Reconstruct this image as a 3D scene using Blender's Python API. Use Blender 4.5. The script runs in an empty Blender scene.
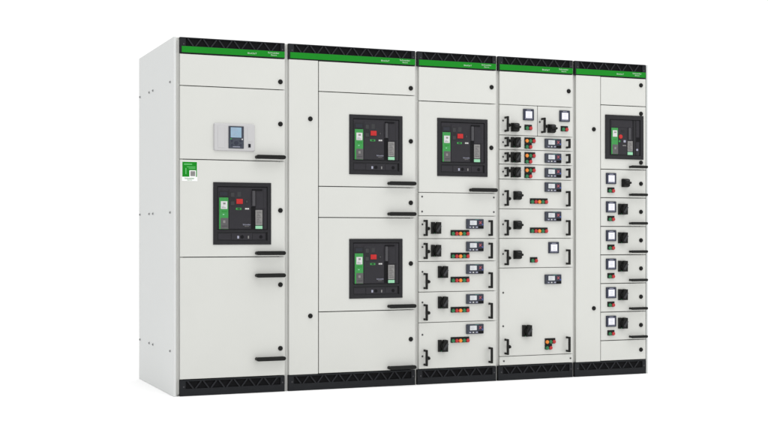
import bpy, bmesh, math
from mathutils import Vector, Matrix

scene = bpy.context.scene
COL = scene.collection

# ------------------------------------------------------------------ materials
def srgb(r, g, b):
    f = lambda v: (v / 12.92) if v <= 0.04045 else ((v + 0.055) / 1.055) ** 2.4
    return (f(r / 255), f(g / 255), f(b / 255), 1)

def material(name, col, rough=0.5, var=0.04, scale=40.0, bump=0.0, bscale=900.0, metal=0.0, spec=0.5, emit=None, estr=0.0):
    m = bpy.data.materials.new(name)
    m.use_nodes = True
    nt = m.node_tree
    nd, ln = nt.nodes, nt.links
    p = nd['Principled BSDF']
    tc = nd.new('ShaderNodeTexCoord')
    nz = nd.new('ShaderNodeTexNoise')
    nz.inputs['Scale'].default_value = scale
    nz.inputs['Detail'].default_value = 5
    ln.new(tc.outputs['Object'], nz.inputs['Vector'])
    rp = nd.new('ShaderNodeValToRGB')
    rp.color_ramp.elements[0].position = 0.3
    rp.color_ramp.elements[1].position = 0.7
    rp.color_ramp.elements[0].color = tuple(c * (1 - var) for c in col[:3]) + (1,)
    rp.color_ramp.elements[1].color = tuple(min(1, c * (1 + var)) for c in col[:3]) + (1,)
    ln.new(nz.outputs['Fac'], rp.inputs['Fac'])
    ln.new(rp.outputs['Color'], p.inputs['Base Color'])
    mr = nd.new('ShaderNodeMapRange')
    mr.inputs['To Min'].default_value = rough - 0.05
    mr.inputs['To Max'].default_value = rough + 0.05
    ln.new(nz.outputs['Fac'], mr.inputs['Value'])
    ln.new(mr.outputs['Result'], p.inputs['Roughness'])
    p.inputs['Metallic'].default_value = metal
    p.inputs['Specular IOR Level'].default_value = spec
    if bump:
        n2 = nd.new('ShaderNodeTexNoise')
        n2.inputs['Scale'].default_value = bscale
        n2.inputs['Detail'].default_value = 2
        ln.new(tc.outputs['Object'], n2.inputs['Vector'])
        b = nd.new('ShaderNodeBump')
        b.inputs['Strength'].default_value = bump
        b.inputs['Distance'].default_value = 0.0004
        ln.new(n2.outputs['Fac'], b.inputs['Height'])
        ln.new(b.outputs['Normal'], p.inputs['Normal'])
    if emit:
        p.inputs['Emission Color'].default_value = emit
        p.inputs['Emission Strength'].default_value = estr
    return m

M = dict(
    paint=material('grey white powder coat', (0.518, 0.523, 0.497, 1), 0.42, 0.012, 3.0, 0.25, 700, spec=0.35),
    side=material('side panel powder coat', (0.538, 0.55, 0.543, 1), 0.45, 0.012, 2.0, 0.25, 700, spec=0.35),
    post=material('frame post coat', (0.60, 0.602, 0.58, 1), 0.5, 0.015, 3.0, 0.2, 700, spec=0.3),
    inside=material('cabinet interior shade', (0.05, 0.05, 0.05, 1), 0.8, spec=0.1),
    char=material('charcoal sheet metal', (0.0105, 0.0115, 0.0135, 1), 0.5, 0.10, 12, 0.2, 500, spec=0.14),
    ridge=material('charcoal grille web', (0.0145, 0.0152, 0.0180, 1), 0.5, 0.10, 12, 0.2, 500, spec=0.16),
    void_shade=material('grille void', (0.0065, 0.0065, 0.0072, 1), 0.8, spec=0.06),
    green=material('green enamel', (0.0065, 0.190, 0.012, 1), 0.55, 0.03, 10, spec=0.1),
    lettering=material('white printed lettering', (0.42, 0.54, 0.43, 1), 0.5, spec=0.2),
    black=material('black nylon', (0.0075, 0.0078, 0.0072, 1), 0.5, 0.15, 60, 0.3, 900, spec=0.16),
    bezel=material('breaker bezel plastic', (0.0175, 0.0175, 0.0195, 1), 0.55, 0.08, 25, 0.3, 900, spec=0.14),
    face=material('breaker face plastic', (0.0235, 0.0225, 0.0265, 1), 0.55, 0.06, 25, 0.2, 900, spec=0.14),
    relief=material('breaker raised key and grip highlight', (0.034, 0.035, 0.037, 1), 0.55, 0.1, 40, spec=0.16),
    dim_blue=material('breaker window', (0.017, 0.019, 0.027, 1), 0.4, 0.1, 40, spec=0.2),
    off_red=material('breaker off red', (0.40, 0.018, 0.018, 1), 0.45, 0.06, 60, spec=0.2),
    paper=material('sticker paper', (0.72, 0.73, 0.72, 1), 0.5, 0.01, 30, spec=0.2),
    deep=material('breaker slot black', (0.006, 0.006, 0.007, 1), 0.6, spec=0.1),
    grey_dk=material('dark grey plastic', (0.052, 0.051, 0.056, 1), 0.55, 0.06, 30, spec=0.2),
    grey=material('mid grey label', (0.19, 0.186, 0.182, 1), 0.55, 0.14, 90, spec=0.2),
    trip_grey=material('trip unit grey', (0.085, 0.083, 0.085, 1), 0.55, 0.08, 60, spec=0.2),
    trip_green=material('trip unit green', (0.032, 0.225, 0.050, 1), 0.45, 0.06, 40, spec=0.25),
    mint=material('mint green charge flag', (0.24, 0.50, 0.32, 1), 0.45, spec=0.2),
    white=material('white label', (0.50, 0.50, 0.50, 1), 0.5, 0.06, 80, spec=0.25),
    red=material('red push button', (0.37, 0.022, 0.026, 1), 0.4, 0.06, 80, spec=0.25),
    btn_green=material('green push button', (0.018, 0.135, 0.052, 1), 0.4, 0.06, 80, spec=0.25),
    btn_orange=material('orange pilot lens', (0.66, 0.20, 0.03, 1), 0.4, 0.06, 80, spec=0.25),
    slate=material('relay slate plastic', (0.038, 0.043, 0.058, 1), 0.5, 0.06, 60, spec=0.2),
    navy=material('meter navy frame', (0.026, 0.030, 0.048, 1), 0.5, 0.06, 60, spec=0.2),
    lcd=material('relay lcd', (0.52, 0.54, 0.55, 1), 0.4, 0.03, 90, spec=0.25),
    lcd_white=material('meter lcd', (0.70, 0.70, 0.76, 1), 0.35, 0.02, 90, spec=0.25),
    lav=material('meter key strip', (0.29, 0.295, 0.37, 1), 0.5, 0.08, 120, spec=0.2),
    lcd_blue=material('display lcd blue', (0.23, 0.335, 0.43, 1), 0.3, 0.05, 50, spec=0.25),
    hmi_plate=material('display surround plastic', (0.43, 0.427, 0.432, 1), 0.45, 0.012, 6, 0.2, 900, spec=0.3),
    keypad=material('keypad grey', (0.045, 0.052, 0.07, 1), 0.5, 0.08, 60, spec=0.2),
    blue=material('blue key', (0.055, 0.085, 0.27, 1), 0.45, spec=0.2),
    teal=material('teal status line', (0.05, 0.18, 0.16, 1), 0.45, spec=0.2),
    cross=material('red cross key', (0.33, 0.085, 0.105, 1), 0.45, spec=0.2),
    screw=material('zinc screw', (0.10, 0.10, 0.098, 1), 0.45, metal=0.3),
    hole=material('panel plug', (0.19, 0.195, 0.195, 1), 0.6),
    lime=material('sticker pale print', (0.10, 0.40, 0.12, 1), 0.5, spec=0.2),
    floor=material('white studio floor', (0.96, 0.96, 0.96, 1), 0.9, 0.004, 2, spec=0.0),
)

# ------------------------------------------------------------------ mesh building
class MB:
    def __init__(self):
        self.bm = bmesh.new()
        self.mats = []

    def mi(self, m):
        if m not in self.mats:
            self.mats.append(m)
        return self.mats.index(m)

    def _merge(self, t, m, smooth=False):
        i = self.mi(m)
        for f in t.faces:
            f.material_index = i
            if smooth:
                f.smooth = True
        me = bpy.data.meshes.new('tmp')
        t.to_mesh(me)
        t.free()
        self.bm.from_mesh(me)
        bpy.data.meshes.remove(me)

    def box(self, x0, x1, y0, y1, z0, z1, m, bev=0.0, seg=2):
        t = bmesh.new()
        bmesh.ops.create_cube(t, size=1)
        sx, sy, sz = x1 - x0, y1 - y0, z1 - z0
        for v in t.verts:
            v.co = Vector(((v.co.x + .5) * sx + x0, (v.co.y + .5) * sy + y0, (v.co.z + .5) * sz + z0))
        if bev:
            bev = min(bev, 0.45 * min(abs(sx), abs(sy), abs(sz)))
            bmesh.ops.bevel(t, geom=t.edges[:], offset=bev, segments=seg, profile=0.5, affect='EDGES')
        bmesh.ops.recalc_face_normals(t, faces=t.faces)
        self._merge(t, m)

    def cyl(self, x, z, y0, y1, r, m, seg=24, r2=None, bev=0.0):
        """disc or knob whose axis runs along y, front face at y1 (smaller y)"""
        t = bmesh.new()
        r2 = r if r2 is None else r2
        prof = [(r, y0), (r, y1)] if r2 == r else [(r, y0), (r2, y1)]
        if bev:
            prof = [(r, y0), (r2, y1 + bev), (r2 - bev * .35, y1 + bev * .3), (r2 - bev, y1)]
        rings = []
        for rr, yy in prof:
            rings.append([t.verts.new((x + rr * math.cos(a), yy, z + rr * math.sin(a)))
                          for a in (2 * math.pi * k / seg for k in range(seg))])
        for a, b in zip(rings, rings[1:]):
            for k in range(seg):
                f = t.faces.new((a[k], a[(k + 1) % seg], b[(k + 1) % seg], b[k]))
                f.smooth = True
        t.faces.new(rings[-1])
        t.faces.new(rings[0])
        bmesh.ops.recalc_face_normals(t, faces=t.faces)
        self._merge(t, m)

    def prism(self, pts, y0, y1, m, pts_front=None, bev=0.0):
        """polygon in x,z extruded from y0 (back) to y1 (front)"""
        t = bmesh.new()
        a = [t.verts.new((x, y0, z)) for x, z in pts]
        b = [t.verts.new((x, y1, z)) for x, z in (pts_front or pts)]
        n = len(pts)
        for k in range(n):
            t.faces.new((a[k], a[(k + 1) % n], b[(k + 1) % n], b[k]))
        t.faces.new(a)
        t.faces.new(b)
        bmesh.ops.recalc_face_normals(t, faces=t.faces)
        if bev:
            bmesh.ops.bevel(t, geom=t.edges[:], offset=bev, segments=2, profile=0.5, affect='EDGES')
        self._merge(t, m)

    def bar(self, x0, z0, x1, z1, w, y0, y1, m):
        d = Vector((x1 - x0, z1 - z0)).normalized()
        n = Vector((-d.y, d.x)) * w / 2
        self.prism([(x0 + n.x, z0 + n.y), (x1 + n.x, z1 + n.y), (x1 - n.x, z1 - n.y), (x0 - n.x, z0 - n.y)], y0, y1, m)

    def text(self, s, x, z, w, h, y, m, offset=0.0):
        """flat printed lettering facing -y, left bottom at x,z, fitted to w by h"""
        cu = bpy.data.curves.new('txt', 'FONT')
        cu.body = s
        cu.size = 1
        cu.offset = offset
        o = bpy.data.objects.new('txt', cu)
        COL.objects.link(o)
        dg = bpy.context.evaluated_depsgraph_get()
        me = bpy.data.meshes.new_from_object(o.evaluated_get(dg))
        bpy.data.objects.remove(o)
        bpy.data.curves.remove(cu)
        xs = [v.co.x for v in me.vertices]
        ys = [v.co.y for v in me.vertices]
        sx, sy = w / (max(xs) - min(xs)), h / (max(ys) - min(ys))
        mx, my = min(xs), min(ys)
        t = bmesh.new()
        t.from_mesh(me)
        bpy.data.meshes.remove(me)
        for v in t.verts:
            v.co = Vector((x + (v.co.x - mx) * sx, y, z + (v.co.y - my) * sy))
        # give the print a hair of thickness
        r = bmesh.ops.extrude_face_region(t, geom=t.faces[:])
        for e in r['geom']:
            if isinstance(e, bmesh.types.BMVert):
                e.co.y -= 0.0004
        self._merge(t, m)

    def mesh(self, name):
        me = bpy.data.meshes.new(name)
        self.bm.to_mesh(me)
        self.bm.free()
        for m in self.mats:
            me.materials.append(m)
        return me

CACHE = {}

def shape(key, fn):
    """shared mesh data, made once per key"""
    if key not in CACHE:
        mb = MB()
        fn(mb)
        CACHE[key] = mb.mesh(key if isinstance(key, str) else key[0])
    return CACHE[key]

def put(name, mesh, parent, loc, label=None, rel=(0, 0, 0)):
    """link a mesh object; loc is in world space, rel is the parent's world place"""
    o = bpy.data.objects.new(name, mesh)
    COL.objects.link(o)
    o.parent = parent
    base = WORLD.get(parent.name, Vector((0, 0, 0))) if parent else Vector((0, 0, 0))
    o.location = Vector(loc) - base
    WORLD[o.name] = Vector(loc)
    if label:
        o['label'] = label
    return o

WORLD = {}

def thing(name, loc, label, cat, group):
    o = bpy.data.objects.new(name, None)
    COL.objects.link(o)
    o.empty_display_size = 0.2
    o.location = loc
    o['label'] = label
    o['category'] = cat
    o['group'] = group
    WORLD[o.name] = Vector(loc)
    return o

# ------------------------------------------------------------------ shapes of the small parts
H = 2.1
DOOR0, DOOR1 = 0.0975, 2.0045

def sh_lock(mb):
    mb.cyl(0, 0, 0.001, -0.004, 0.0145, M['black'], 28, bev=0.001)
    mb.cyl(0, 0, -0.004, -0.010, 0.0115, M['black'], 28, bev=0.0015)
    mb.box(-0.0013, 0.0013, -0.0104, -0.0095, -0.006, 0.006, M['deep'])

def sh_handle(L, h):
    def f(mb):
        q = h / 2
        arc = [(q - q * math.cos(a), q * math.sin(a)) for a in (math.pi * (-.5 + k / 8) for k in range(9))]
        pts = [(x, z) for x, z in arc]
        pts += [(L - x, -z) for x, z in arc]
        mb.prism(pts, -0.027, -0.044, M['black'], bev=0.003)
        for x in (0.012, L - 0.012):
            mb.cyl(x, 0, 0.001, -0.034, h * 0.42, M['black'], 20, r2=h * 0.34)
    return f

def sh_pull(h):
    """upright drawer pull: bar on two stand-offs"""
    def f(mb):
        mb.box(0, 0.014, -0.044, -0.030, -h / 2, h / 2, M['black'], 0.003, 2)
        for z0 in (-h / 2, h / 2 - 0.013):
            mb.box(0.001, 0.013, -0.037, 0.0015, z0, z0 + 0.013, M['black'], 0.0025, 2)
    return f

def sh_latch(mb):
    mb.box(0.0, 0.014, -0.016, 0.0015, -0.011, 0.011, M['black'], 0.003)
    mb.prism([(0.0, -0.011), (0.012, -0.011), (0.012, 0.011), (0.0, 0.011)], -0.016, -0.034, M['black'],
             [(0.004, -0.005), (0.011, -0.005), (0.011, 0.005), (0.004, 0.005)])

def sh_rotary_plate(h):
    """square switch plate with a notch on top and a broad grip"""
    def f(mb):
        k = h / 0.075
        mb.prism([(0, 0), (0.056, 0), (0.056, h), (0.033, h), (0.0270, h - 0.015 * k), (0.022, h), (0, h)], 0.0015, -0.012, M['black'])
        mb.cyl(0.032, h * .47, -0.010, -0.026, 0.019, M['black'], 24)
        mb.prism([(0.018, 0.0005), (0.0575, 0.0005), (0.0575, h - .0005), (0.036, h - .0005), (0.020, h * .62)], -0.018, -0.034, M['black'], bev=0.0015)
        mb.bar(0.027, h * .20, 0.052, h * .70, 0.013, -0.033, -0.040, M['relief'])  # lighter grey bar, the grip's highlight painted as colour
        mb.box(0.018, 0.030, -0.0195, -0.0115, 0.0015, 0.008, M['btn_green'])
    return f

def sh_rotary_box(h):
    """square box switch with a wedge grip standing out"""
    def f(mb):
        mb.box(0, 0.052, -0.018, 0.0015, 0, h, M['black'], 0.004)
        mb.prism([(0.002, 0.002), (0.050, 0.002), (0.050, h - .002), (0.002, h - .002)], -0.018, -0.034, M['black'],
                 [(0.006, 0.006), (0.048, 0.006), (0.048, h - .006), (0.006, h - .006)], bev=0.002)
        mb.prism([(0.004, h * .33), (0.050, h * .33), (0.050, h * .67), (0.004, h * .67)], -0.033, -0.052, M['black'],
                 [(0.007, h * .40), (0.050, h * .40), (0.050, h * .60), (0.007, h * .60)], bev=0.002)
        mb.box(0.018, 0.040, -0.0350, -0.0336, h * .72, h * .84, M['grey_dk'])
    return f

def sh_button(m):
    def f(mb):
        mb.cyl(0, 0, -0.002, -0.006, 0.0128, M['black'], 24)
        mb.cyl(0, 0, -0.006, -0.016, 0.0118, m, 24, bev=0.003)
    return f

def sh_plate(rows):
    """black legend plate; rows = list of (width, height) from the top, left aligned"""
    def f(mb):
        z = 0
        for k, (w, h) in enumerate(rows):
            mb.box(0, w, -0.0045 + k * 0.0005, 0.0015, z - h, z - (0.001 if k else 0), M['black'], 0.0015)
            z -= h
    return f

def sh_relay(mb):
    w, h = 0.122, 0.0625
    mb.box(0, w, -0.012, 0.0015, -h, 0, M['slate'], 0.003)
    mb.box(0.020, 0.073, -0.0130, -0.011, -0.041, -0.007, M['slate'], 0.001)
    mb.box(0.0225, 0.0705, -0.0136, -0.0125, -0.0385, -0.0095, M['lcd'])
    for k in range(3):
        mb.box(0.028, 0.050 + 0.005 * (k % 2), -0.0139, -0.0135, -0.018 - k * .007, -0.0168 - k * .007, M['lav'])
    mb.box(0.058, 0.086, -0.0127, -0.0115, -0.005, -0.0025, M['teal'])
    mb.box(0.077, 0.119, -0.0126, -0.0115, -0.042, -0.007, M['navy'], 0.002)
    cx, cz = 0.096, -0.023
    mb.bar(cx - .008, cz - .0085, cx + .008, cz + .0085, 0.0045, -0.0124, -0.0150, M['cross'])
    mb.bar(cx - .008, cz + .0085, cx + .008, cz - .0085, 0.0045, -0.0124, -0.0147, M['cross'])
    mb.cyl(0.112, -0.0345, -0.0124, -0.0150, 0.0052, M['blue'], 16)
    mb.box(0.080, 0.119, -0.0127, -0.0115, -0.0600, -0.0445, M['deep'], 0.001)
    for x, ww in ((0.0175, .013), (0.0415, .010), (0.064, .015)):
        mb.box(x, x + ww, -0.0142, -0.0115, -0.0560, -0.0485, M['white'] if ww == .010 else M['lav'], 0.001)

def sh_meter(mb):
    w, h = 0.0775, 0.0745
    mb.box(0, w, -0.010, 0.0015, -h, 0, M['navy'], 0.003)
    mb.box(0.013, 0.064, -0.0112, -0.0095, -0.0680, -0.0150, M['lav'], 0.001)
    mb.box(0.0155, 0.0615, -0.0118, -0.0105, -0.0590, -0.0165, M['lcd_white'])
    mb.box(0.022, 0.054, -0.0104, -0.0098, -0.0105, -0.0070, M['lav'])
    for k in range(4):
        mb.box(0.016 + k * .0118, 0.0245 + k * .0118, -0.0122, -0.011, -0.0665, -0.0620, M['slate'], 0.0008)
    for k in range(3):
        mb.box(0.026, 0.051, -0.0122, -0.0117, -0.029 - k * .011, -0.0275 - k * .011, M['lav'])

def sh_screw(mb):
    mb.cyl(0, 0, 0.001, -0.0018, 0.0066, M['screw'], 16, bev=0.0008)
    mb.box(-0.0045, 0.0045, -0.0021, -0.0016, -0.0008, 0.0008, M['deep'])
    mb.box(-0.0008, 0.0008, -0.0022, -0.0016, -0.0045, 0.0045, M['deep'])

def sh_black_screw(mb):
    mb.cyl(0, 0, 0.001, -0.0018, 0.0060, M['grey_dk'], 16, bev=0.0008)

# ------------------------------------------------------------------ larger builders
def panel(name, root, x0, x1, z0, z1, gap=0.005, label=None, thick=0.020):
    w, h = (x1 - x0), (z1 - z0)
    g = gap / 2
    me = shape((name, round(w, 4), round(h, 4), gap, thick),
               lambda mb: mb.box(0, w, 0, thick, g, h - g, M['paint'], 0.0018))
    return put(name, me, root, (x0, 0, z0), label)

def lock(p, x, z):
    return put('lock', shape('lock', sh_lock), p, (x, 0, z))

def handle(p, x, z, L=0.184, h=0.0245):
    return put('handle', shape(('handle', L, h), sh_handle(L, h)), p, (x, 0, z))

def screw(p, x, z, black=False):
    return put('screw', shape('screw', sh_screw) if not black else shape('small_screw', sh_black_screw), p, (x, 0, z))

def pull(p, x, z0, z1):
    h = round(z1 - z0, 3)
    return put('pull_handle', shape(('pull_handle', h), sh_pull(h)), p, (x, 0, (z0 + z1) / 2))

def latch(p, x, z):
    return put('latch', shape('latch', sh_latch), p, (x, 0, z))

def rotary_a(p, x, z0, h=0.075):
    return put('rotary_switch', shape(('rotary_switch', 'a', h), sh_rotary_plate(h)), p, (x, 0, z0))

def rotary_b(p, x, z0, h=0.0565):
    return put('rotary_switch', shape(('rotary_switch', 'b', h), sh_rotary_box(h)), p, (x, 0, z0))

BTN = {'g': ('btn_green', 'green push button'), 'r': ('red', 'red push button'), 'o': ('btn_orange', 'orange pilot light')}

def buttons(p, x, ztop, rows):
    """rows: list of (letters, plate width, plate height, first x, spacing, drop of the button centres)"""
    key = ('legend_plate',) + tuple((w, h) for _, w, h, *_ in rows)
    put('legend_plate', shape(key, sh_plate([(w, h) for _, w, h, *_ in rows])), p, (x, 0, ztop))
    z = ztop
    for letters, w, h, fx, sp, drop in rows:
        for k, c in enumerate(letters):
            mat, lab = BTN[c]
            put('pilot_light' if c == 'o' else 'push_button', shape(('push_button', c), sh_button(M[mat])), p,
                (x + fx + k * sp, -0.002, z - drop), lab)
        z -= h

def ind5(p, x, ztop):
    buttons(p, x, ztop, [('grogr', 0.131, 0.036, 0.0125, 0.0260, 0.0235)])

def ind2(p, x, ztop):
    buttons(p, x, ztop, [('gr', 0.0545, 0.035, 0.0145, 0.0260, 0.0235)])

def ind3(p, x, ztop):
    buttons(p, x, ztop, [('ogr', 0.0785, 0.036, 0.0125, 0.0260, 0.0235), ('gr', 0.0540, 0.037, 0.0125, 0.0270, 0.0265)])

def relay(p, x, ztop):
    put('protection_relay', shape('protection_relay', sh_relay), p, (x, 0, ztop))

def meter(p, x, ztop):
    put('power_meter', shape('power_meter', sh_meter), p, (x, 0, ztop))

def zigzag(mb, x0, x1, zb, zt, first, per, y0, y1, m, w):
    """webs of a sheet with triangular openings between x0 and x1"""
    k = -3
    while first + k * per < x1 + per:
        xb = first + k * per
        for a, b in ((xb - per * .43, xb - per * .07), (xb + per * .43, xb + per * .07)):
            xa, za, xc, zc = a, zt, b, zb
            lo, hi = min(xa, xc), max(xa, xc)
            if lo > x0 and hi < x1:
                mb.bar(xa, za, xc, zc, w, y0, y1, m)
        k += 1

def header(root, x0, x1):
    w = x1 - x0
    def f(mb):
        z0, z1 = 2.0065, H
        mb.box(0, w, 0.008, 0.022, z0, z1, M['void_shade'])  # solid backing sheet, shade of the openings put into its colour
        mb.box(0, w, 0.0, 0.008, 2.094, z1, M['char'], 0.001)
        mb.box(0, w, 0.0, 0.008, z0, 2.050, M['char'], 0.001)
        mb.box(0, 0.034, 0.0, 0.0085, 2.0495, 2.0945, M['char'])
        mb.box(w - 0.026, w, 0.0, 0.0085, 2.0495, 2.0945, M['char'])
        zigzag(mb, 0.036, w - 0.028, 2.050, 2.094, 0.087, 0.0935, 0.001, 0.008, M['ridge'], 0.0075)
        for x in (0.022, w - 0.014):
            mb.cyl(x, 2.060, 0.001, -0.0015, 0.004, M['grey_dk'], 14)
    me = shape(('header_panel', round(w, 4)), f)
    hp = put('header_panel', me, root, (x0, 0, 0))
    def g(mb):
        mb.box(0.010, w - 0.0005, -0.0025, 0.001, 2.0115, 2.0475, M['green'], 0.0008)
        y = -0.0026
        mb.text('Schneider', w - 0.106, 2.0320, 0.071, 0.0095, y, M['lettering'], 0.004)
        mb.text('Electric', w - 0.087, 2.0195, 0.036, 0.0085, y, M['lettering'], 0.0)
        mb.text('BlokSeT', w - 0.232, 2.0225, 0.056, 0.0095, y, M['lettering'], 0.0)
    put('green_band', shape(('green_band', round(w, 4)), g), hp, (x0, 0, 0))

def plinth(root, x0, x1):
    w = x1 - x0
    def f(mb):
        mb.box(0, w, 0.008, 0.03, 0.0, 0.0955, M['void_shade'])  # backing sheet coloured as dark as the shaded openings
        mb.box(0, w, 0.0, 0.008, 0.0, 0.043, M['char'], 0.001)
        mb.box(0, w, 0.0, 0.008, 0.0865, 0.0955, M['char'], 0.001)
        mb.box(0, 0.034, 0.0, 0.0085, 0.0425, 0.087, M['char'])
        mb.box(w - 0.026, w, 0.0, 0.0085, 0.0425, 0.087, M['char'])
        zigzag(mb, 0.036, w - 0.028, 0.043, 0.0865, 0.087, 0.0935, 0.001, 0.008, M['ridge'], 0.0075)
        for x in (0.022, w - 0.014):
            mb.cyl(x, 0.055, 0.001, -0.0018, 0.0045, M['grey_dk'], 14)
    put('plinth', shape(('plinth', round(w, 4)), f), root, (x0, 0, 0))

DEPTH = 1.0027

def carcass(root, xl, xr, dl, dr, rails=(), left_side=False, right_side=False, divider=None):
    """welded shell with front posts; doors sit 22 mm in front of the posts"""
    def f(mb):
        e = 0.0004
        mb.box(xl + e, xl + 0.012, 0.0225, DEPTH - 0.002, 0.001, H - 0.0005, M['post'])            # left wall
        mb.box(xr - 0.012, xr - e, 0.0225, DEPTH - 0.002, 0.001, H - 0.0005, M['post'])            # right wall
        mb.box(xl + 0.012, xr - 0.012, DEPTH - 0.012, DEPTH - 0.002, 0.001, H - 0.0005, M['post'])  # back
        mb.box(xl + 0.012, xr - 0.012, 0.0225, DEPTH - 0.012, H - 0.012, H - 0.0005, M['paint'])    # roof
        mb.box(xl + 0.012, xr - 0.012, 0.0305, DEPTH - 0.012, 0.001, 0.010, M['post'])
        # front posts
        mb.box(xl + 0.012, dl + 0.022, 0.0225, 0.060, 0.010, H - 0.012, M['post'], 0.001)
        mb.box(dr - 0.024, xr - 0.012, 0.0225, 0.060, 0.010, H - 0.012, M['post'], 0.001)
        # dark sheet behind the door gaps, interior shade put into its colour
        mb.box(dl + 0.022, dr - 0.024, 0.050, 0.058, 0.010, H - 0.012, M['inside'])
        if divider:
            mb.box(divider - 0.02, divider + 0.02, 0.0300, 0.049, 0.010, H - 0.012, M['inside'])  # same painted interior shade behind the upright seam
    put('shell', shape(('shell', xl), f), root, (0, 0, 0))
    if rails:
        def g(mb):
            for a, b, z in rails:
                mb.box(a, b, 0.0212, 0.0222, z - 0.02, z + 0.02, M['paint'])
        put('rails', shape(('rails', xl), g), root, (0, 0, 0))

def breaker(root, x, z):
    """big withdrawable circuit breaker behind its door frame"""
    W, HH = 0.356, 0.369
    def frame(mb):
        F = M['bezel']
        b = 0.024
        mb.box(0, W, -0.006, 0.0015, HH - b, HH, F, 0.002)
        mb.box(0, W, -0.006, 0.0015, 0, 0.0225, F, 0.002)
        mb.box(0, b, -0.0062, 0.0015, 0.021, HH - b + .001, F, 0.002)
        mb.box(W - 0.0235, W, -0.0062, 0.0015, 0.021, HH - b + .001, F, 0.002)
        mb.box(b - .001, W - .0225, -0.0055, 0.0015, 0.0735, 0.0875, F, 0.0015)
        # lower racking strip
        mb.box(b - .001, W - .0225, -0.0015, 0.0015, 0.022, 0.074, M['bezel'])
        mb.box(0.030, 0.108, -0.0035, -0.001, 0.030, 0.066, M['face'], 0.001)
        mb.box(0.110, 0.238, -0.0040, -0.001, 0.028, 0.068, M['face'], 0.001)
        mb.box(0.240, 0.318, -0.0035, -0.001, 0.030, 0.066, M['face'], 0.001)
        mb.box(0.324, 0.331, -0.0030, -0.001, 0.026, 0.072, M['deep'])
        mb.cyl(0.176, 0.046, -0.003, -0.0048, 0.0105, M['deep'], 24)
        mb.box(0.146, 0.157, -0.0048, -0.0035, 0.036, 0.052, M['lav'])
        mb.box(0.211, 0.218, -0.0048, -0.0035, 0.036, 0.052, M['grey'])
        mb.cyl(0.292, 0.046, -0.003, -0.0050, 0.010, M['deep'], 24)
    cb = put('circuit_breaker', shape('circuit_breaker', frame), root, (x, 0, z))
    def face(mb):
        P = M['face']
        mb.box(0.0235, W - .023, -0.0012, 0.0015, 0.087, HH - .0235, M['deep'])
        mb.box(0.0280, W - .027, -0.0030, -0.001, 0.091, HH - .029, P, 0.0012)
        mb.box(0.0960, 0.2280, -0.0055, -0.002, 0.094, 0.330, P, 0.0015)
        mb.box(0.2600, 0.3230, -0.0050, -0.002, 0.214, 0.330, P, 0.0015)
        mb.box(0.104, 0.131, -0.0062, -0.005, 0.228, 0.312, M['bezel'], 0.0008)
        mb.box(0.107, 0.128, -0.0066, -0.006, 0.283, 0.308, M['relief'], 0.0002)
        mb.box(0.107, 0.128, -0.0066, -0.006, 0.234, 0.256, M['relief'], 0.0002)
        mb.box(0.146, 0.168, -0.0062, -0.005, 0.284, 0.313, M['relief'], 0.0005)
        mb.box(0.196, 0.212, -0.0062, -0.005, 0.246, 0.266, M['bezel'], 0.0008)
        mb.box(0.201, 0.208, -0.0066, -0.006, 0.250, 0.262, M['grey_dk'])
        mb.box(0.137, 0.171, -0.0064, -0.005, 0.2065, 0.2185, M['trip_green'], 0.0008)
        mb.box(0.146, 0.163, -0.0066, -0.006, 0.2095, 0.2155, M['deep'])
        mb.box(0.192, 0.219, -0.0064, -0.005, 0.2075, 0.2185, M['grey'], 0.0008)
        mb.box(0.195, 0.204, -0.0068, -0.006, 0.2105, 0.2170, M['white'])
        mb.box(0.207, 0.216, -0.0068, -0.006, 0.2105, 0.2170, M['white'])
        mb.text('Schneider', 0.180, 0.1150, 0.048, 0.0085, -0.0056, M['lav'], 0.004)
        mb.text('Electric', 0.192, 0.1065, 0.026, 0.0065, -0.0056, M['grey'], 0.0)
        mb.box(0.231, 0.2585, -0.0034, -0.002, 0.093, 0.228, M['deep'])
        mb.box(0.262, 0.292, -0.0040, -0.002, 0.318, 0.3285, M['deep'])
        mb.box(0.306, 0.309, -0.0054, -0.003, 0.094, 0.330, M['bezel'])
    put('front_cover', shape('front_cover', face), cb, (x, 0, z))
    def trip(mb):
        mb.box(0.035, 0.0905, -0.0075, -0.002, 0.092, 0.279, M['trip_green'], 0.0015)
        mb.box(0.0435, 0.0905, -0.0085, -0.006, 0.093, 0.158, M['trip_grey'], 0.001)
        mb.box(0.0445, 0.0845, -0.0090, -0.006, 0.211, 0.257, M['white'], 0.001)
        mb.box(0.058, 0.073, -0.0093, -0.0088, 0.238, 0.249, M['grey'])
        mb.box(0.050, 0.066, -0.0093, -0.0088, 0.224, 0.227, M['lav'])
        mb.box(0.050, 0.075, -0.0093, -0.0088, 0.217, 0.220, M['grey'])
        mb.box(0.058, 0.072, -0.0095, -0.008, 0.128, 0.144, M['grey'], 0.001)
        mb.box(0.050, 0.084, -0.0090, -0.008, 0.108, 0.112, M['grey_dk'])
        mb.box(0.056, 0.066, -0.0080, -0.007, 0.176, 0.181, M['mint'])
        mb.box(0.050, 0.082, -0.0080, -0.007, 0.194, 0.197, M['green'])
        mb.box(0.035, 0.0905, -0.0050, -0.002, 0.283, 0.318, M['bezel'], 0.001)
        mb.box(0.041, 0.085, -0.0055, -0.0045, 0.290, 0.311, M['dim_blue'])
    put('trip_unit', shape('trip_unit', trip), cb, (x, 0, z))
    def redb(mb):
        mb.box(-0.020, 0.020, -0.0105, -0.004, -0.015, 0.015, M['off_red'], 0.004, 3)
        mb.box(-0.009, 0.009, -0.0115, -0.009, -0.007, 0.007, M['off_red'], 0.002)
    put('off_button', shape('off_button', redb), cb, (x + 0.159, 0, z + 0.2565), 'red off button')
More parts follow.
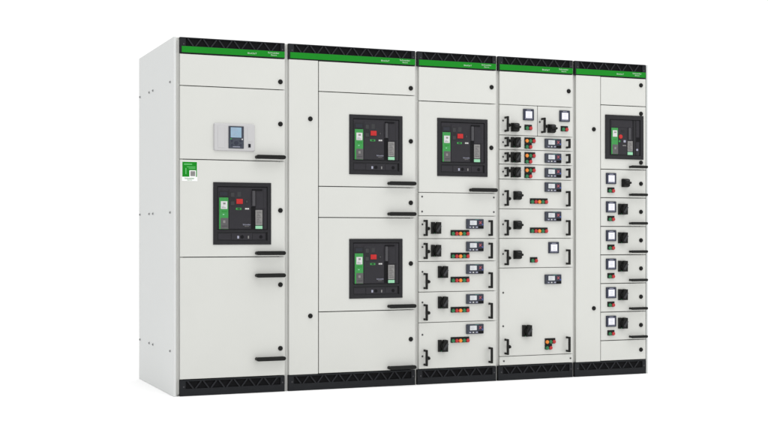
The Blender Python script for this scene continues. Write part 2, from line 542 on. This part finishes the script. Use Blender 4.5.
    def charge(mb):
        mb.box(0.237, 0.2555, -0.0120, -0.002, 0.230, 0.321, M['grey_dk'], 0.003)
        mb.box(0.237, 0.300, -0.0090, -0.002, 0.3215, 0.330, M['deep'], 0.001)
    put('charging_lever', shape('charging_lever', charge), cb, (x, 0, z))
    def rating(mb):
        mb.box(0.2575, 0.3005, -0.0085, -0.002, 0.116, 0.2065, M['grey'], 0.002)
        mb.box(0.2575, 0.3005, -0.0085, -0.002, 0.0935, 0.1125, M['mint'], 0.0015)
        for k in range(7):
            mb.box(0.264, 0.293 - 0.006 * (k % 3), -0.0089, -0.0083, 0.128 + k * .0105, 0.1315 + k * .0105, M['trip_grey'])
    put('rating_plate', shape('rating_plate', rating), cb, (x, 0, z))

def small_breaker(root, x, z):
    W, HH = 0.301, 0.297
    def frame(mb):
        F = M['bezel']
        mb.box(0, W, -0.008, 0.0015, HH - .030, HH, F, 0.002)
        mb.box(0, W, -0.008, 0.0015, 0, 0.026, F, 0.002)
        mb.box(0, 0.033, -0.0082, 0.0015, 0.025, HH - .029, F, 0.002)
        mb.box(W - .026, W, -0.0082, 0.0015, 0.025, HH - .029, F, 0.002)
    cb = put('circuit_breaker', shape('small_circuit_breaker', frame), root, (x, 0, z), 'small circuit breaker')
    def face(mb):
        mb.box(0.0325, W - .0255, -0.0012, 0.0015, 0.0255, HH - .0295, M['deep'])
        mb.box(0.042, 0.216, -0.0030, -0.001, 0.028, HH - .032, M['face'], 0.001)
        mb.box(0.222, 0.241, -0.0030, -0.001, 0.028, HH - .032, M['bezel'], 0.001)
        mb.box(0.244, 0.271, -0.0036, -0.001, 0.028, HH - .032, M['face'], 0.001)
        mb.box(0.050, 0.214, -0.0050, -0.002, 0.215, 0.258, M['face'], 0.0012)
        mb.box(0.100, 0.168, -0.0045, -0.002, 0.032, 0.212, M['face'], 0.0012)
        mb.box(0.104, 0.117, -0.0056, -0.004, 0.115, 0.127, M['trip_green'])
        mb.box(0.143, 0.160, -0.0056, -0.004, 0.114, 0.129, M['lav'])
        mb.box(0.136, 0.162, -0.0053, -0.004, 0.090, 0.096, M['grey'])
        mb.box(0.124, 0.150, -0.0053, -0.004, 0.180, 0.198, M['bezel'])
        mb.cyl(0.251, 0.066, -0.003, -0.006, 0.0075, M['lav'], 16)
        mb.box(0.246, 0.268, -0.0050, -0.003, 0.120, 0.150, M['deep'])
    put('front_cover', shape('small_front_cover', face), cb, (x, 0, z))
    def trip(mb):
        mb.box(0.046, 0.098, -0.0075, -0.002, 0.033, 0.210, M['trip_green'], 0.0015)
        mb.box(0.054, 0.098, -0.0085, -0.006, 0.034, 0.098, M['trip_grey'], 0.001)
        mb.box(0.056, 0.091, -0.0090, -0.006, 0.150, 0.193, M['white'], 0.001)
        mb.box(0.066, 0.084, -0.0094, -0.0088, 0.176, 0.184, M['grey'])
        mb.box(0.068, 0.082, -0.0095, -0.008, 0.066, 0.081, M['grey'], 0.001)
        mb.box(0.060, 0.086, -0.0080, -0.007, 0.130, 0.133, M['green'])
    put('trip_unit', shape('small_trip_unit', trip), cb, (x, 0, z))
    put('off_button', shape('round_off_button', lambda mb: mb.cyl(0, 0, -0.004, -0.010, 0.0145, M['off_red'], 24, bev=0.003)),
        cb, (x + 0.119, 0, z + 0.152), 'red off button')
    put('charging_lever', shape('small_charging_lever', lambda mb: mb.box(0.180, 0.198, -0.0120, -0.002, 0.132, 0.213, M['grey_dk'], 0.003)), cb, (x, 0, z))
    def rating(mb):
        mb.box(0.174, 0.214, -0.0085, -0.002, 0.054, 0.124, M['grey'], 0.002)
        mb.box(0.174, 0.214, -0.0085, -0.002, 0.030, 0.050, M['mint'], 0.0015)
        for k in range(5):
            mb.box(0.180, 0.206 - 0.006 * (k % 3), -0.0089, -0.0083, 0.064 + k * .0105, 0.0675 + k * .0105, M['trip_grey'])
    put('rating_plate', shape('small_rating_plate', rating), cb, (x, 0, z))

GROUP = 'switchgear cabinets standing in a row'

# ================================================================== cabinet with the display and sticker
c1 = thing('switchgear_cabinet', (0.3075, 0, 0), 'grey white cabinet with green sticker and blue screen above its single circuit breaker', 'electrical cabinet', GROUP)
header(c1, 0.0, 0.6408)
plinth(c1, 0.0, 0.6408)
carcass(c1, -0.0225, 0.6525, 0.0, 0.6408)
X0, X1 = 0.0, 0.6408
d = panel('door', c1, X0, X1, 1.817, DOOR1)
lock(d, 0.613, 1.865)
d = panel('door', c1, X0, X1, 1.3865, 1.817)
lock(d, 0.613, 1.611)
handle(d, 0.452, 1.409)
d = panel('door', c1, X0, X1, 0.813, 1.3865)
lock(d, 0.613, 1.091)
handle(d, 0.452, 0.835)
d = panel('door', c1, X0, X1, DOOR0, 0.813)
lock(d, 0.613, 0.644)
lock(d, 0.613, 0.261)
handle(d, 0.452, 0.7015)
handle(d, 0.452, 0.203)
breaker(c1, 0.198, 0.886)

def plate(mb):
    mb.prism([(.006, 0), (.248, 0), (.254, .006), (.254, .159), (.248, .165), (.006, .165), (0, .159), (0, .006)], 0.0015, -0.012, M['hmi_plate'],
             [(.010, .004), (.244, .004), (.249, .010), (.249, .155), (.244, .160), (.010, .160), (.005, .155), (.005, .010)], bev=0.002)
    mb.box(0.024, 0.066, -0.0135, -0.010, 0.018, 0.146, M['hmi_plate'], 0.006, 3)
    mb.box(0.205, 0.238, -0.0135, -0.010, 0.058, 0.146, M['hmi_plate'], 0.006, 3)
cd = put('control_display', shape('control_display', plate), c1, (0.199, 0, 1.440))
def scr(mb):
    mb.box(0.0890, 0.1820, -0.0165, -0.012, 0.0160, 0.1480, M['slate'], 0.003)
    mb.box(0.0990, 0.1690, -0.0172, -0.0158, 0.0790, 0.1430, M['navy'], 0.001)
    mb.box(0.1010, 0.1670, -0.0176, -0.0165, 0.0805, 0.1405, M['lcd_blue'])
    for k in range(5):
        mb.box(0.109, 0.145 - 0.010 * (k % 3), -0.0179, -0.0175, 0.091 + k * .0105, 0.0925 + k * .0105, M['lav'])
put('screen', shape('screen', scr), cd, (0.199, 0, 1.440))
def keys(mb):
    mb.box(0.0935, 0.1780, -0.0175, -0.0158, 0.0190, 0.0745, M['keypad'], 0.003)
    mb.cyl(0.1355, 0.0480, -0.0174, -0.0200, 0.0115, M['navy'], 24)
    for x, z in ((.1090, .060), (.1620, .060), (.1090, .036), (.1620, .036)):
        mb.cyl(x, z, -0.0174, -0.0192, 0.0065, M['navy'], 18)
    mb.box(0.0980, 0.1080, -0.0186, -0.017, 0.069, 0.0755, M['trip_green'], 0.0008)
    mb.box(0.1680, 0.1760, -0.0186, -0.017, 0.067, 0.0745, M['white'], 0.0008)
    mb.box(0.1140, 0.1580, -0.0182, -0.017, 0.0235, 0.0270, M['lav'])
put('keypad', shape('keypad', keys), cd, (0.199, 0, 1.440))
def port(mb):
    mb.box(-0.0075, 0.0075, -0.0165, -0.010, -0.011, 0.011, M['slate'], 0.002)
    mb.box(-0.0045, 0.0045, -0.0170, -0.0160, -0.008, 0.008, M['deep'])
put('port', shape('port', port), cd, (0.4165, 0, 1.4745))

def stick(mb):
    mb.box(0, 0.092, -0.0009, 0.0005, 0.002, 0.117, M['paper'])
    mb.box(0.002, 0.0895, -0.0013, -0.0005, 0.027, 0.1145, M['green'])
    mb.box(0.044, 0.083, -0.0017, -0.0010, 0.0265, 0.0650, M['paper'])
    mb.box(0.050, 0.078, -0.0020, -0.0015, 0.0310, 0.0600, M['grey'])
    mb.box(0.012, 0.060, -0.0016, -0.0010, 0.097, 0.104, M['lime'])
    mb.box(0.030, 0.080, -0.0016, -0.0010, 0.083, 0.087, M['lime'])
    mb.box(0.040, 0.080, -0.0016, -0.0010, 0.075, 0.079, M['lime'])
    mb.box(0.020, 0.026, -0.0016, -0.0010, 0.042, 0.078, M['lime'])
    mb.text('Schneider', 0.016, 0.0135, 0.058, 0.009, -0.0009, M['green'], 0.006)
    mb.text('Electric', 0.032, 0.0055, 0.028, 0.006, -0.0009, M['green'], 0.0)
put('sticker', shape('sticker', stick), c1, (0.0115, 0, 1.257))

# outer side panel with its plugs
def sidep(mb):
    mb.box(-0.0385, -0.0230, 0.0, DEPTH, 0.0, H, M['side'], 0.0035, 3)
sp = put('side_panel', shape('side_panel', sidep), c1, (0, 0, 0))
def plug(mb):
    t = bmesh.new()
    bmesh.ops.create_uvsphere(t, u_segments=14, v_segments=10, radius=0.0072)
    mb._merge(t, M['hole'], smooth=True)
for z in (1.843, 1.0755, 0.2605):
    for y in (0.961, 0.672, 0.561, 0.081):
        put('plug', shape('plug', plug), sp, (-0.0395, y, z))

# ================================================================== wide cabinet with two breakers
c2 = thing('switchgear_cabinet', (1.0805, 0, 0), 'widest grey white cabinet with two dark circuit breakers one above the other', 'electrical cabinet', GROUP)
header(c2, 0.665, 1.5003)
plinth(c2, 0.665, 1.5003)
carcass(c2, 0.6525, 1.5082, 0.668, 1.5003, divider=0.857)
X0, XM, X1 = 0.668, 0.8565, 1.5003
d = panel('door', c2, X0, XM - 0.0025, DOOR0, DOOR1, gap=0.0, label='narrow full height door')
lock(d, 0.8035, 1.649)
lock(d, 0.8035, 0.451)
XM += 0.0025
d = panel('door', c2, XM, X1, 1.8185, DOOR1)
lock(d, 1.470, 1.864)
d = panel('door', c2, XM, X1, 1.240, 1.8185)
lock(d, 1.470, 1.531)
handle(d, 1.308, 1.2645)
d = panel('door', c2, XM, X1, 1.050, 1.240)
lock(d, 1.470, 1.145)
handle(d, 1.308, 1.074)
d = panel('door', c2, XM, X1, 0.474, 1.050)
lock(d, 1.470, 0.764)
handle(d, 1.308, 0.499)
d = panel('door', c2, XM, X1, DOOR0, 0.474)
lock(d, 1.470, 0.289)
handle(d, 1.308, 0.1165)
breaker(c2, 1.056, 1.317)
breaker(c2, 1.056, 0.5505)

# ================================================================== breaker over five drawers
c3 = thing('switchgear_cabinet', (1.794, 0, 0), 'grey white cabinet with one circuit breaker above a blank panel and five drawers', 'electrical cabinet', GROUP)
header(c3, 1.5161, 2.0716)
plinth(c3, 1.5161, 2.0716)
X0, X1 = 1.5265, 2.0716
zs = [1.211, 1.064, 0.920, 0.776, 0.583, 0.390]
carcass(c3, 1.5082, 2.0796, X0, X1, rails=[(X0 + .004, X1 - .004, z) for z in zs])
d = panel('door', c3, X0, X1, 1.788, DOOR1)
lock(d, 2.0385, 1.896)
d = panel('door', c3, X0, X1, 1.211, 1.788)
lock(d, 2.0365, 1.505)
handle(d, 1.875, 1.231, 0.189)
breaker(c3, 1.652, 1.3165)
d = panel('blank_panel', c3, X0, X1, 1.064, 1.211, gap=0.004)
for x in (1.548, 2.055):
    for z in (1.185, 1.091):
        screw(d, x, z, True)
rows3 = [  # z0, z1, handle centre, screws, rotary x z, buttons top, relay top
    (0.920, 1.064, 0.9875, (1.010,), (1.609, 0.950), 0.975, 1.045),
    (0.776, 0.920, 0.8425, (0.867,), (1.609, 0.806), 0.8305, 0.9005),
    (0.583, 0.776, 0.6525, (0.711,), (1.657, 0.671), 0.677, 0.756),
    (0.390, 0.583, 0.4560, (0.518,), (1.657, 0.478), 0.485, 0.5645),
    (DOOR0, 0.390, 0.1700, (0.314, 0.178), (1.657, 0.203), 0.293, 0.372),
]
for z0, z1, hc, sc, (rx, rz), bt, rt in rows3:
    d = panel('drawer', c3, X0, X1, z0, z1, gap=0.004)
    pull(d, 1.5560, hc - 0.051, hc + 0.051)
    pull(d, 2.0145, hc - 0.051, hc + 0.051)
    latch(d, 1.5790, hc - 0.004)
    for z in sc:
        screw(d, 1.550, z)
    rotary_a(d, rx, rz)
    ind5(d, 1.7465, bt)
    relay(d, 1.855, rt)

# ================================================================== drawers from top to bottom
c4 = thing('switchgear_cabinet', (2.3654, 0, 0), 'grey white cabinet full of drawers without any breaker, two half drawers side by side', 'electrical cabinet', GROUP)
header(c4, 2.0876, 2.6429)
plinth(c4, 2.0876, 2.6429)
X0, X1 = 2.0980, 2.6429
zs = [1.788, 1.5905, 1.4965, 1.402, 1.305, 1.113, 0.921, 0.729, 0.156]
carcass(c4, 2.0796, 2.6508, X0, X1, rails=[(X0 + .004, X1 - .004, z) for z in zs])
d = panel('door', c4, X0, X1, 1.788, DOOR1, gap=0.004)
lock(d, 2.611, 1.895)
XM = 2.3765
for xa, xb, dx in ((X0, XM - .002, 0.0), (XM + .002, X1, 0.271)):
    d = panel('drawer', c4, xa, xb, 1.5905, 1.788, gap=0.004, label='half width drawer')
    pull(d, 2.1305 + dx, 1.611, 1.710)
    latch(d, 2.1535 + dx, 1.655)
    screw(d, 2.122 + dx, 1.684)
    meter(d, 2.268 + dx, 1.7655)
    rotary_b(d, 2.178 + dx, 1.614)
    ind2(d, 2.279 + dx, 1.663)
for z0, z1, hc, rz, bt, rt, sz in ((1.4965, 1.5905, 1.5455, 1.511, 1.580, 1.5755, 1.544),
                                   (1.402, 1.4965, 1.447, 1.414, 1.4835, 1.479, 1.449),
                                   (1.305, 1.402, 1.351, 1.317, 1.388, 1.383, 1.353)):
    d = panel('drawer', c4, X0, X1, z0, z1, gap=0.004)
    pull(d, 2.1305, hc - 0.031, hc + 0.031)
    pull(d, 2.5885, hc - 0.031, hc + 0.031)
    latch(d, 2.1535, hc + 0.008)
    screw(d, 2.122, sz)
    rotary_a(d, 2.178, rz, 0.067)
    ind3(d, 2.279, bt)
    relay(d, 2.4285, rt)
for z0, z1, hc, rz, bt, rt, sz in ((1.113, 1.305, 1.182, 1.1715, 1.183, 1.2885, 1.205),
                                   (0.921, 1.113, 0.990, 0.9795, 0.992, 1.0965, 1.012)):
    d = panel('drawer', c4, X0, X1, z0, z1, gap=0.004)
    pull(d, 2.1305, hc - 0.051, hc + 0.051)
    pull(d, 2.5885, hc - 0.051, hc + 0.051)
    latch(d, 2.1535, hc - 0.004)
    screw(d, 2.122, sz)
    rotary_b(d, 2.196, rz)
    ind5(d, 2.3195, bt)
    relay(d, 2.4285, rt)
d = panel('drawer', c4, X0, X1, 0.729, 0.921, gap=0.004)
pull(d, 2.1305, 0.747, 0.848)
pull(d, 2.5885, 0.747, 0.848)
latch(d, 2.1535, 0.794)
screw(d, 2.122, 0.820)
rotary_b(d, 2.196, 0.7865)
ind2(d, 2.3195, 0.798)
meter(d, 2.456, 0.897)
d = panel('drawer', c4, X0, X1, 0.156, 0.729, gap=0.004, label='tall bottom drawer')
pull(d, 2.1305, 0.169, 0.271)
pull(d, 2.5885, 0.170, 0.272)
latch(d, 2.1535, 0.219)
screw(d, 2.123, 0.569)
screw(d, 2.123, 0.352)
relay(d, 2.4285, 0.683)
rotary_a(d, 2.261, 0.281)
ind3(d, 2.430, 0.264)
d = panel('blank_panel', c4, X0, X1, DOOR0, 0.156, gap=0.004)
screw(d, 2.128, 0.126)
screw(d, 2.625, 0.126)

# ================================================================== meter drawers at the far end
c5 = thing('switchgear_cabinet', (2.942, 0, 0), 'grey white end cabinet with six meter drawers stacked under a small breaker', 'electrical cabinet', GROUP)
header(c5, 2.6584, 3.2147)
plinth(c5, 2.6584, 3.2147)
X0, XM, X1 = 2.6680, 2.8580, 3.2147
carcass(c5, 2.6508, 3.2200, X0, X1, divider=XM)
d = panel('door', c5, X0, XM - 0.002, DOOR0, DOOR1, gap=0.0, label='narrow full height door')
lock(d, 2.8045, 1.649)
lock(d, 2.8045, 0.453)
XM += 0.002
d = panel('door', c5, XM, X1, 1.815, DOOR1)
lock(d, 3.176, 1.959)
d = panel('door', c5, XM, X1, 1.384, 1.815)
lock(d, 3.176, 1.766)
lock(d, 3.176, 1.434)
handle(d, 3.0755, 1.403, 0.131, 0.018)
small_breaker(c5, 2.892, 1.4535)
lines = [1.384, 1.193, 1.000, 0.809, 0.617, 0.425, 0.234]
for k in range(6):
    z1, z0 = lines[k], lines[k + 1]
    d = panel('drawer', c5, XM, X1, z0, z1)
    meter(d, 2.898, z1 - 0.0245)
    if k == 0:
        rotary_b(d, 3.020, 1.2655)
    else:
        rotary_a(d, 2.994, z1 - 0.1130, 0.0735)
    ind2(d, 2.910, z1 - 0.1215)
    lock(d, 3.176, z1 - 0.0935)
    handle(d, 3.0755, z0 + 0.0215, 0.131, 0.018)
d = panel('door', c5, XM, X1, DOOR0, 0.234)
lock(d, 3.176, 0.164)
def sidep2(mb):
    mb.box(3.2205, 3.2345, 0.0, DEPTH, 0.0, H, M['side'], 0.002)
put('side_panel', shape('end_side_panel', sidep2), c5, (0, 0, 0))

# ------------------------------------------------------------------ the floor it stands on
def fl(mb):
    t = bmesh.new()
    bmesh.ops.create_grid(t, x_segments=1, y_segments=1, size=150)
    mb._merge(t, M['floor'])
floor = put('floor', shape('floor', fl), None, (0, 0, 0))
floor['kind'] = 'structure'
floor['label'] = 'plain white studio floor under the cabinets'

# ------------------------------------------------------------------ light
w = bpy.data.worlds.new('World')
scene.world = w
w.use_nodes = True
bg = w.node_tree.nodes['Background']
bg.inputs['Color'].default_value = (1, 1, 1, 1)
bg.inputs['Strength'].default_value = 1.1

def area(name, loc, target, sx, sy, power, col=(1, 1, 1)):
    l = bpy.data.lights.new(name, 'AREA')
    l.shape = 'RECTANGLE'
    l.size, l.size_y = sx, sy
    l.energy = power
    l.color = col
    o = bpy.data.objects.new(name, l)
    COL.objects.link(o)
    o.location = loc
    o.rotation_euler = (Vector(target) - Vector(loc)).to_track_quat('-Z', 'Y').to_euler()
    return o

area('overhead_fill', (2.0, -2.2, 6.5), (2.0, -1.6, 0), 10, 5.5, 265)  # added lamp, lifts the floor around the cabinets to white
area('key_softbox', (5.8, -5.6, 1.9), (2.6, 0, 0.6), 3, 3, 38, (1, 0.985, 0.96))

# ------------------------------------------------------------------ camera
cam = bpy.data.cameras.new('camera')
co = bpy.data.objects.new('camera', cam)
COL.objects.link(co)
cam.sensor_width = 36
cam.lens = 36 * 1261.2059 / 768
cam.shift_y = (234.2909 - 216.5) / 768
cam.clip_end = 1000
co.location = (-1.7002, -7.2635, 0.9473)
co.rotation_euler = (math.pi / 2, 0, -0.3903)
scene.camera = co

scene.view_settings.view_transform = 'Standard'
scene.view_settings.look = 'None'
scene.view_settings.exposure = 0
scene.view_settings.gamma = 1
scene.cycles.max_bounces = 8
